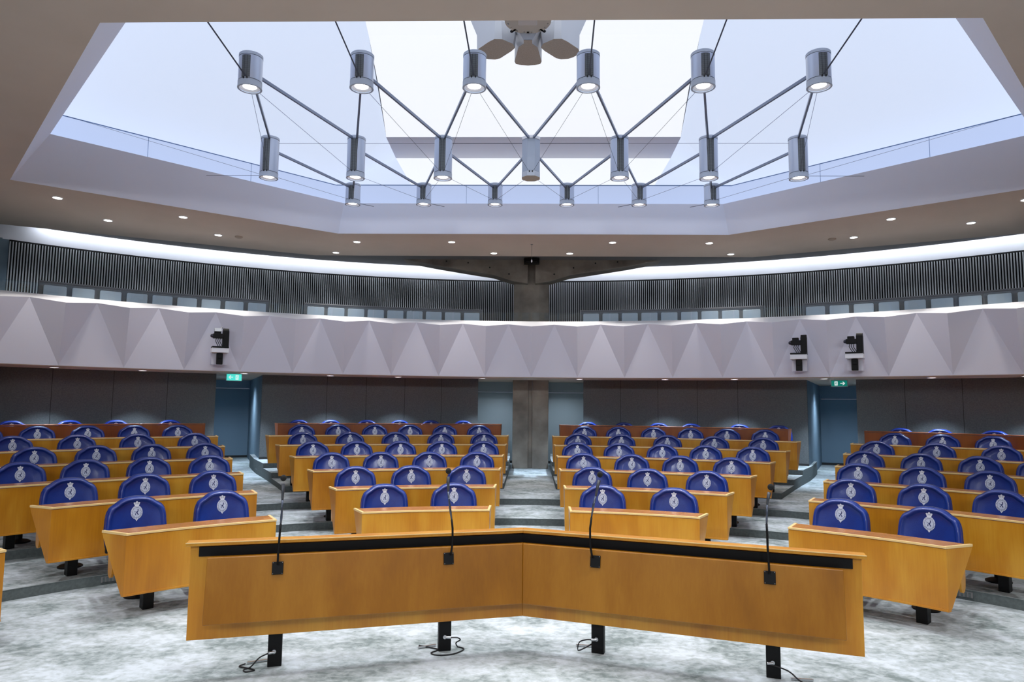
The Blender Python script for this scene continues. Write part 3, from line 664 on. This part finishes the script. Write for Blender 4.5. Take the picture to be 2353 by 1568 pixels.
for k in range(1, 8):
    desk(k, -DO[k], -DI[k], 'honey-coloured curved bench desk, %s of %s' % (rown[k], BLK['A']) if k < 7 else 'dark reddish wood bench desk, back row of the far left block', -3.6, 0)
    desk(k, -BO[k], -IN_[k], 'honey-coloured curved bench desk, %s of %s' % (rown[k], BLK['B']) if k < 7 else 'dark reddish wood bench desk, back row left of the central aisle', -1.7, 1)
    desk(k, IN_[k], BO[k], 'honey-coloured curved bench desk, %s of %s' % (rown[k], BLK['C']) if k < 7 else 'dark reddish wood bench desk, back row right of the central aisle', -1, 1.7)
    desk(k, DI[k], DO[k], 'honey-coloured curved bench desk, %s of %s' % (rown[k], BLK['D']) if k < 7 else 'dark reddish wood bench desk, back row of the far right block', 0, 3.6)
desk(1, -73, -58.2, 'end of a honey-coloured bench desk cut off at the left edge')

# ================================================================ CHAIRS
def ysurf(x, z):  # front face of the padded back, local
    return -.028 - .35 * x * x
def chair_build():
    root = empty('leather_chair'); W = .5 * .585; top = 1.0
    half = [(.515, .55), (.508, .46), (.504, .385), (.492, .30), (.475, .24), (.452, .193), (.42, .158), (.378, .132), (.337, .108), (.30, .078), (.25, .045), (.18, .017), (.09, .004)]
    outl = [(-dx * .585, top - dz * .585) for dx, dz in half] + [(0, top)] + [(dx * .585, top - dz * .585) for dx, dz in half[::-1]]
    outl = [(-.285, .50), (-.295, .58)] + outl + [(.295, .58), (.285, .50)]
    # bottom edge
    outl += [(.14, .47), (0, .465), (-.14, .47)]
    n = len(outl); cx, cz = 0, .76
    lean = math.tan(R(9))
    def P(x, z, y): return (x, y + .0 - .35 * x * x + (z - .5) * lean, z)
    rings = [(1.0, .045), (1.005, .02), (1.0, -.005), (.98, -.030), (.945, -.046), (.90, -.052), (.855, -.046), (.81, -.033), (.76, -.026), (.5, -.027), (.2, -.028)]
    b = MB(); vs = []
    for sc, y in rings: vs += [P(cx + (x - cx) * sc, cz + (z - cz) * sc, y) for x, z in outl]
    fs = [[k * n + i, k * n + (i + 1) % n, (k + 1) * n + (i + 1) % n, (k + 1) * n + i] for k in range(len(rings) - 1) for i in range(n)]
    vs.append(P(cx, cz, -.028)); c = len(vs) - 1; m = (len(rings) - 1) * n
    fs += [[m + i, m + (i + 1) % n, c] for i in range(n)]
    # rear face
    o2 = len(vs); vs += [P(cx + (x - cx) * .9, cz + (z - cz) * .9, .075) for x, z in outl]
    fs += [[i, (i + 1) % n, o2 + (i + 1) % n, o2 + i] for i in range(n)] + [[o2 + i for i in range(n)]]
    b.add(vs, fs); bk = b.build('backrest', M['blue'], root, smooth=True)
    b = MB(); b.tube([P(x * 1.008, cz + (z - cz) * 1.008, .022) for x, z in outl] + [P(outl[0][0] * 1.008, cz + (outl[0][1] - cz) * 1.008, .022)], .006, 6, False)
    b.build('piping', M['blue_dark'], bk, smooth=True)
    # emblem: crown, garter oval, pendant, lion
    e = MB(); ez = .835; ax, az = .058, .072
    def E(x, z, d=0): return P(x, z, -.0315 - d)
    def poly(pts, d=0): e.add([E(x, z, d) for x, z in pts], [list(range(len(pts)))])
    ell = lambda sx, sz, nn=28: [(sx * cos(2 * pi * i / nn), ez + sz * sin(2 * pi * i / nn)) for i in range(nn)]
    e.mi = 0; poly(ell(ax, az))
    e.mi = 2; o_ = ell(ax * .74, az * .76); i_ = ell(ax * .70, az * .725)
    for i in range(28): e.add([E(*o_[i], .0010), E(*o_[(i + 1) % 28], .0010), E(*i_[(i + 1) % 28], .0010), E(*i_[i], .0010)], [[0, 1, 2, 3]])
    for i, t in enumerate((200, 215, 232, 250, 270, 290, 308, 325, 340, 10, 48, 75, 105, 132, 170)):
        x, z = ax * .86 * cos(R(t)), ez + az * .87 * sin(R(t)); q = .004 if i < 9 else .0028
        poly([(x - q, z - q * .8), (x + q, z - q * .5), (x + q * .8, z + q), (x - q * .7, z + q * .8)], .0012)
    e.mi = 1; zt = ez + az
    poly([(-.020, zt - .008), (.020, zt - .008), (.022, zt + .004), (.033, zt + .030), (.024, zt + .036), (.012, zt + .031), (.010, zt + .040), (.005, zt + .044), (.006, zt + .052), (0, zt + .056), (-.006, zt + .052), (-.005, zt + .044), (-.010, zt + .040), (-.012, zt + .031), (-.024, zt + .036), (-.033, zt + .030), (-.022, zt + .004)], .0008)
    zb = ez - az; poly([(-.011, zb + .006), (.011, zb + .006), (.011, zb - .004), (0, zb - .019), (-.011, zb - .004)], .0008)
    for t in range(4): x = (-.017, -.006, .006, .017)[t]; e.mi = 2; poly([(x - .0016, zt + .012), (x + .0016, zt + .012), (x + .0018, zt + .028), (x - .0014, zt + .028)], .0016)
    poly([(-.004, zb - .002), (.004, zb - .002), (0, zb - .011)], .0016)
    lion = [[(-.022, .012), (-.012, .005), (.002, .003), (.008, .012), (.007, .026), (.014, .030), (.017, .018), (.012, .000), (.006, -.006), (-.004, -.004), (-.014, .003), (-.023, .008)],
            [(-.004, -.004), (.006, -.006), (.013, -.016), (.018, -.030), (.011, -.031), (.006, -.020), (.000, -.012)],
            [(-.017, -.014), (-.006, -.013), (-.003, -.018), (-.008, -.021), (-.010, -.029), (-.016, -.028), (-.014, -.020)]]
    e.mi = 2
    for pl in lion: poly([(x * 1.05, ez + .004 + z * 1.05) for x, z in pl], .0014)
    eo = e.build('emblem', [M['silver_print'], M['silver_bright'], M['blue_dark']], bk, recalc=False)
    eo['label'] = 'silver crowned oval crest with a lion'
    b = MB(); b.box((0, -.25, .45), (.50, .50, .10)); so = b.build('seat', M['blue'], root, bevel=.03)
    for s in (-1, 1):
        b = MB(); b.box((s * .285, -.20, .60), (.05, .30, .035)); b.box((s * .285, -.08, .52), (.03, .05, .14)); b.build('armrest', M['black'], root, bevel=.012)
    b = MB(); b.lathe([(.13, 0), (.13, .015), (.10, .03), (.04, .045), (.035, .38), (.10, .40), (.10, .41)], 24, (0, -.22, 0)); b.build('pedestal', M['black'], root, autos=40)
    return root
CH = {
 'A': {1: [(313, 1148), (510, 1132)], 2: [(160, 1102), (333, 1091), (490, 1083)], 3: [(45, 1063), (196, 1055), (343, 1050), (481, 1044)], 4: [(78, 1024), (221, 1021), (348, 1018), (471, 1015)],
       5: [(28, 997), (177, 996), (316, 993), (447, 991)], 6: [(-38, 978), (85, 976), (201, 974), (308, 972), (408, 972)], 7: [(25, 968), (160, 968), (265, 967), (390, 966)]},
 'B': {1: [(884, 1114), (1043, 1111)], 2: [(817, 1071), (945, 1068), (1072, 1068)], 3: [(762, 1038), (875, 1038), (987, 1036), (1096, 1036)], 4: [(719, 1011), (820, 1010), (920, 1010), (1015, 1010), (1111, 1011)],
       5: [(696, 989), (804, 989), (909, 989), (1013, 989), (1112, 990)], 6: [(693, 970), (777, 970), (861, 971), (942, 971), (1022, 972), (1101, 973)], 7: [(686, 966), (760, 967), (843, 966), (918, 966), (990, 966), (1064, 967)]},
 'C': {1: [(1385, 1113), (1549, 1118)], 2: [(1361, 1072), (1488, 1076), (1624, 1080)], 3: [(1341, 1040), (1452, 1042), (1563, 1047), (1681, 1051)], 4: [(1327, 1015), (1423, 1016), (1522, 1019), (1622, 1021), (1730, 1024)],
       5: [(1328, 994), (1428, 995), (1534, 998), (1642, 1000), (1754, 1003)], 6: [(1343, 976), (1421, 977), (1502, 979), (1587, 981), (1671, 983), (1759, 985)], 7: [(1351, 973), (1434, 974), (1514, 975), (1589, 975), (1700, 978), (1790, 980)]},
 'D': {1: [(1932, 1151), (2136, 1175)], 2: [(1956, 1104), (2123, 1115), (2302, 1132)], 3: [(1973, 1065), (2119, 1074), (2276, 1084)], 4: [(1988, 1035), (2117, 1040), (2253, 1047), (2392, 1055)],
       5: [(2015, 1012), (2153, 1017), (2302, 1023)], 6: [(2057, 992), (2167, 994), (2283, 1000)], 7: [(2070, 987), (2161, 990), (2286, 993)]}}
CD = .98      # backrest distance behind the desk front
chair0 = chair_build(); first = True
rc = random.Random(3)
for bl in 'ABCD':
    for k in range(1, 8):
        for i, (x, y) in enumerate(CH[bl][k]):
            r = RD[k] + (CD if k < 7 else .80); a = azim(x, y + 30, r + .04)
            c = chair0 if first else copy_tree(chair0); first = False
            c.location = pol(r, a, Zf[k] - (.03 if k == 7 else 0)); c.rotation_euler = (0, 0, -R(a) + R(rc.uniform(-3, 3)))
            lab = 'blue leather chair, %s from left, %s of %s' % (ordn[i], rown[k], BLK[bl])
            if k == 7: lab = 'blue chair behind dark red desk, %s from left, back row of %s' % (ordn[i], BLK2[bl])
            tag(c, lab, 'chair', 'blue leather chairs with silver crests')

# ================================================================ LECTERN
LZ = .99
PA = [Vector((-2.56, 5.22, 0)), Vector((-.055, 5.98, 0)), Vector((2.42, 5.17, 0))]      # line of the outer panel
lo = Vector((-.055, 5.9, 0)); lect = empty('interruption_lectern', lo); li = Matrix.Translation(-lo)
tag(lect, 'long V-shaped wooden lectern on four black legs in the foreground', 'lectern')
def wing_frame(s):
    p, q = (PA[0], PA[1]) if s < 0 else (PA[2], PA[1]); d = (q - p).normalized(); nrm = Vector((d.y, -d.x, 0))
    if nrm.y > 0: nrm = -nrm          # towards the photographer
    return p, q, d, nrm
mit = {}
def offs(s, off):      # line offset towards camera, mitred at the centre (x of the vertex)
    p, q, d, nrm = wing_frame(s); p2 = p + nrm * off; t = (PA[1].x - p2.x) / d.x; return p2, p2 + d * t, d, nrm
def slab(name, s, o0, z0, o1, z1, th, inset, m, bev=.003):
    """panel from (offset o0,z0) to (offset o1,z1), thickness th away from the camera, inset from the outer end"""
    b = MB(); quad = []
    for off, z in ((o0, z0), (o1, z1), (o1 - th, z1), (o0 - th, z0)):
        p, q, d, n_ = offs(s, off); quad.append((p + d * inset + Vector((0, 0, z)), q + Vector((0, 0, z))))
    b.add([a for a, _ in quad] + [c for _, c in quad], [[0, 1, 2, 3], [4, 5, 6, 7], [0, 1, 5, 4], [1, 2, 6, 5], [2, 3, 7, 6], [3, 0, 4, 7]])
    o = b.build(name, m, lect, bevel=bev); o.data.transform(li); return o
for s in (-1, 1):
    slab('outer_panel', s, 0, .265, 0, .93, .025, 0, M['wood'])
    slab('inner_panel', s, .175, .415, .095, .885, .03, .13, M['wood_lect_shaded'], .006)
    slab('shadow_gap', s, .012, .88, .012, .95, .01, .06, M['black'], 0)
    slab('top_rail', s, .045, .962, .045, .986, .13, -.03, M['wood'], .004)
    slab('rail_edge', s, .050, .984, .050, .990, .006, -.03, M['wood_edge'], 0)
    slab('rail_support', s, .0, .93, .0, .965, .04, 0, M['wood'], 0)
    p, q, d, n_ = offs(s, 0)
    b = MB(); a = p + n_ * .03; b.prism([p + Vector((0, 0, .30)), p + n_ * .13 + d * .0 + Vector((0, 0, .42)), p + n_ * .06 + Vector((0, 0, .93)), p + Vector((0, 0, .93))], d * .0 + d * .02)
LEG = [(630, 1533, -2, 'leftmost'), (1022, 1497, -1, ''), (1373, 1503, 1, ''), (1778, 1560, 2, '')]
legp = []
for x, y, i, nm in LEG:
    p = atz(x, y, 0.0); s = -1 if i < 0 else 1; P0, Q0, d, n_ = offs(s, 0); rz = math.atan2(d.y, d.x) if s < 0 else math.atan2(-d.y, -d.x)
    c = p - n_ * 0.03; legp.append((p, rz, d if s < 0 else -d, n_))
    b = MB(); b.box((0, .0, .30), (.105, .06, .60))
    o = b.build('leg', M['black'], lect, bevel=.004); o.location = c - lo; o.rotation_euler = (0, 0, rz)
    b = MB(); b.lathe([(0, 0), (.012, 0), (.014, .01), (.012, .02), (0, .02)], 12)
    k = MB(); k.tube([(-.005, -.033, .12), (-.005, -.055, .12)], .016, 12); k.tube([(.0, -.05, .117), (.045 if i in (-1,) else -.045, -.055, .113)], .011, 12)
    o2 = k.build('socket_plug', M['steel'], o, autos=40)
# cables
cl = [('leftmost', [(-.045, -.055, .113), (-.11, -.07, .09), (-.17, -.08, .03), (-.22, -.06, .008), (-.20, -.10, .006), (-.14, -.08, .006), (-.19, -.03, .006), (-.26, .02, .008), (-.22, .06, .01)]),
      ('second', [(.045, -.055, .113), (.10, -.06, .11), (.13, -.03, .08), (.10, .0, .05), (.12, .03, .006), (.16, -.04, .006), (.05, -.13, .006), (-.08, -.12, .006), (-.12, -.06, .006), (-.05, .0, .006), (-.12, .07, .008), (-.2, .10, .02)]),
      ('third', [(-.045, -.055, .113), (-.09, -.06, .11), (-.15, -.05, .08), (-.16, -.06, .02), (-.12, -.05, .03), (-.06, .0, .06), (-.03, .05, .08)]),
      ('rightmost', [(.045, -.055, .113), (.10, -.06, .08), (.18, -.09, .03), (.27, -.13, .006), (.36, -.16, .006), (.42, -.2, .006)])]
for (p, rz, d, n_), (nm, pts), (x, y, i, _) in zip(legp, cl, LEG):
    b = MB(); q = [Vector(t) for t in pts]; sm_ = []
    if nm == 'rightmost': q[0].x = -.045
    for j in range(len(q) - 1):
        p0, p1, p2, p3 = q[max(j - 1, 0)], q[j], q[j + 1], q[min(j + 2, len(q) - 1)]
        for t in (0, .25, .5, .75):
            sm_.append(.5 * ((2 * p1) + (p2 - p0) * t + (2 * p0 - 5 * p1 + 4 * p2 - p3) * t * t + (3 * p1 - p0 - 3 * p2 + p3) * t ** 3))
    sm_.append(q[-1]); sm_ = [Vector((v.x, v.y, max(v.z, .006))) for v in sm_]
    b.tube(sm_, .0055, 6); o = b.build('cable', M['cable'], smooth=True, loc=p - n_ * .03); o.rotation_euler = (0, 0, rz)
    tag(o, 'loose black cable looping round the %s leg of the V-shaped lectern' % nm, 'cable', 'floor cables of the lectern')
    b = MB(); b.box((-.13 if nm != 'rightmost' else .2, .09 if nm != 'rightmost' else -.0, .012), (.16, .018, .01), .2)
    o = b.build('floor_bar', M['steel'], loc=p - n_ * .03); o.rotation_euler = (0, 0, rz); tag(o, 'short flat metal bar on the carpet by the %s leg of the lectern' % nm, 'metal bar', 'metal bars by the lectern legs')

# microphones
MIC = [('leftmost', (638, 1306), [(638, 1297), (639, 1275), (641, 1250), (643, 1225), (645, 1205), (646.5, 1190), (648, 1170), (649, 1150), (650, 1130), (650.5, 1112)], (651.5, 1099)),
       ('second', (1031, 1284), [(1036, 1276), (1039, 1255), (1040, 1235), (1040, 1215), (1038, 1195), (1035, 1175), (1032, 1152), (1030, 1130), (1030, 1110), (1030, 1096)], (1030.5, 1083)),
       ('third', (1368, 1291), [(1361, 1282), (1357.5, 1262), (1356, 1240), (1356, 1215), (1359, 1190), (1364, 1160), (1369, 1140), (1373, 1120), (1377, 1104)], (1378.5, 1091)),
       ('rightmost', (1769, 1328), [(1768, 1318), (1766, 1290), (1764, 1260), (1763, 1230), (1761.5, 1205), (1762, 1180), (1763, 1160), (1765, 1145), (1768, 1132)], (1771, 1120))]
for nm, (px, py), path, head in MIC:
    s = -1 if px < 1200 else 1; P0, Q0, d, n_ = offs(s, .13)
    # plate centre: sight line meets the inner panel plane (panel leans, offset .13 at mid height)
    rd = ray(px, py); o3 = Vector((0, 0, CAMZ)); t = ((P0 - o3).dot(n_)) / rd.dot(n_) if True else 0
    c = o3 + rd * t; off = .175 + (.095 - .175) * (c.z - .415) / .47
    P0, Q0, d, n_ = offs(s, off + .008); t = ((P0 - o3).dot(n_)) / rd.dot(n_); c = o3 + rd * t
    rz = math.atan2(d.y, d.x) if s < 0 else math.atan2(-d.y, -d.x); tilt = math.atan2(.085, .47)
    root = empty('gooseneck_microphone', c); tag(root, 'black gooseneck microphone on the lectern, %s of the four' % nm, 'microphone', 'gooseneck microphones on the lectern')
    Mx = Matrix.Rotation(rz, 3, 'Z') @ Matrix.Rotation(-tilt, 3, 'X')
    b = MB(); b.box((0, 0, 0), (.082, .012, .094), M=Mx); pl = b.build('mounting_plate', M['black'], root, bevel=.003)
    b = MB()
    for qx in (-.034, .034):
        for qz in (-.04, .04): b.ball(Mx @ Vector((qx, -.007, qz)), .0035, 6)
    b.build('screw', M['steel'], pl)
    pts = []; n0 = len(path)
    for j, (x, y) in enumerate(path):
        yy = c.y - .03 + .0 * j; f = min(1, j / 3); pts.append(aty(x, y, c.y - .02 - .015 * math.sin(pi * min(1, j / (n0 - 1)))) - c)
    k3 = 4
    b = MB(); b.tube(pts[:k3 + 1], .0085, 10); b.build('lower_stem', M['black'], root, smooth=True)
    b = MB(); b.tube(pts[k3:-2], [.0065 + (.003 if j % 2 else 0) for j in range(len(pts[k3:-2]))], 10); b.build('gooseneck', mat('satin_dark_metal', (.12, .14, .19), .3, metal=.8), root, smooth=True)
    b = MB(); b.tube(pts[-3:], [.008, .012, .0135], 12); b.build('capsule', mat('grey_capsule', (.08, .085, .10), .4, metal=.5), root, smooth=True)
    b = MB(); b.ball(aty(*head, c.y - .02) - c, .0235, 16, (1, 1, 1.05)); b.build('windscreen', M['black_foam'], root, smooth=True)

# ================================================================ BROADCAST CAMERAS ON THE BALCONY
def bcam(px, py, label, extra):
    # shelf centre pixel on the parapet front
    r = 13.30; a = azim(px, py, r); d = ray(px, py); p2 = pol(r, a); z = CAMZ + d.z * (p2.y / d.y)
    root = empty('broadcast_camera', pol(r, a, z)); root.rotation_euler = (0, 0, -R(a)); tag(root, label, 'camera', 'remote cameras on the balcony front')
    b = MB(); b.box((0, .06, 0), (.34, .40, .10)); b.build('shelf', M['cap'], root, bevel=.005)
    b = MB(); b.box((0, .18, -.16), (.30, .26, .28)); b.build('bracket', M['balc'], root)
    b = MB(); b.box((.0, -.02, -.18), (.125, .10, .24)); b.box((.0, -.075, -.16), (.08, .02, .05)); b.build('tally_unit', M['black'], root, bevel=.012)
    b = MB(); b.box((0, -.0, .068), (.33, .30, .035)); b.build('base_plate', M['black'], root, bevel=.006)
    b = MB(); b.box((.105, .0, .255), (.125, .17, .35)); b.tube([(.045, .0, .41), (.165, 0, .41)], .075, 16)
    b.build('pan_head', M['black'], root, bevel=.01)
    b = MB(); b.box((-.045, -.02, .31), (.21, .16, .10)); b.box((-.06, .0, .385), (.13, .12, .07))
    cm = b.build('camera_body', M['black'], root, bevel=.008)
    b = MB(); b.tube([(-.14, -.03, .31), (-.175, -.04, .31), (-.20, -.045, .31)], [.045, .04, .022], 16); b.build('lens', mat('lens_dark', (.03, .03, .05), .15), cm, autos=40)
    b = MB()
    for x0 in (-.08, -.04, 0): b.tube([(x0, -.03, .27), (x0 - .015, -.04, .2), (x0 + .02, -.02, .13), (x0 + .05, 0, .085)], .007, 6)
    b.build('cables', M['cable'], root, smooth=True)
    if extra:
        b = MB(); b.box((-.06, -.04, .44), (.15, .1, .075)); b.tube([(.0, -.02, .47), (.03, -.02, .51)], .02, 8); b.build('monitor', M['steel'], root, bevel=.006)
    return root
bcam(505, 806, 'black remote camera on a white shelf at the left of the balcony front', True)
bcam(1836, 821, 'black remote camera on the balcony front, nearer the middle of the right pair', False)
bcam(1964, 819, 'black remote camera on the balcony front, outermost of the right pair', False)

# ================================================================ EXIT SIGNS
def exit_sign(px, py, r, w, h, arrow, m, label):
    a = azim(px, py, r); d = ray(px, py); p2 = pol(r, a); z = CAMZ + d.z * (p2.y / d.y)
    root = empty('exit_sign', (p2.x, p2.y, z)); root.rotation_euler = (0, 0, -R(a)); tag(root, label, 'exit sign')
    b = MB(); b.box((0, .02, 0), (w + .03, .035, h + .03)); b.build('housing', M['door'], root, bevel=.003)
    b = MB(); b.box((0, -.002, 0), (w, .008, h)); b.build('face', m, root)
    b = MB(); s = arrow; y = -.008
    q = lambda pts: b.add([(x * w, y, z_ * h) for x, z_ in pts], [list(range(len(pts)))])
    ox = s * .20
    q([(ox - s * .13, -.05), (ox - s * .13, .05), (ox + s * .08, .05), (ox + s * .08, -.05)]); q([(ox + s * .0, .30), (ox + s * .06, .30), (ox + s * .17, 0), (ox + s * .09, 0)]); q([(ox + s * .0, -.30), (ox + s * .06, -.30), (ox + s * .17, 0), (ox + s * .09, 0)])
    b.build('arrow', M['sign_w'], root, recalc=False)
    b = MB(); rx = -s * .20
    q([(rx - .10, -.36), (rx + .10, -.36), (rx + .10, .36), (rx - .10, .36)])
    b.build('door_symbol', M['sign_w'], root, recalc=False)
    b = MB(); y = -.010
    q([(rx - .01, .18), (rx + .03, .18), (rx + .03, .28), (rx - .01, .28)])
    q([(rx - .03, .14), (rx + .03, .14), (rx + .01, -.06), (rx - .04, -.04)]); q([(rx - .03, .12), (rx - .09, .05), (rx - .08, .0), (rx - .02, .07)]); q([(rx + .02, .12), (rx + .07, .02), (rx + .085, .06), (rx + .03, .16)])
    q([(rx + .01, -.06), (rx + .06, -.14), (rx + .05, -.30), (rx + .025, -.30), (rx + .03, -.15), (rx - .02, -.08)]); q([(rx - .04, -.04), (rx - .05, -.18), (rx - .09, -.22), (rx - .08, -.26), (rx - .03, -.21), (rx - .01, -.07)])
    b.build('running_figure', m, root, recalc=False)
    b = MB(); b.tube([(-w * .3, .02, h / 2), (-w * .3, .02, SOF - z)], .004, 6); b.tube([(w * .3, .02, h / 2), (w * .3, .02, SOF - z)], .004, 6); b.build('hanger', M['steel'], root)
exit_sign(538, 867.5, 14.9, .33, .15, -1, M['sign_l'], 'brightly lit turquoise exit sign with arrow pointing left')
exit_sign(1928.5, 881.5, 14.9, .33, .13, 1, M['sign_r'], 'green exit sign with arrow pointing right')
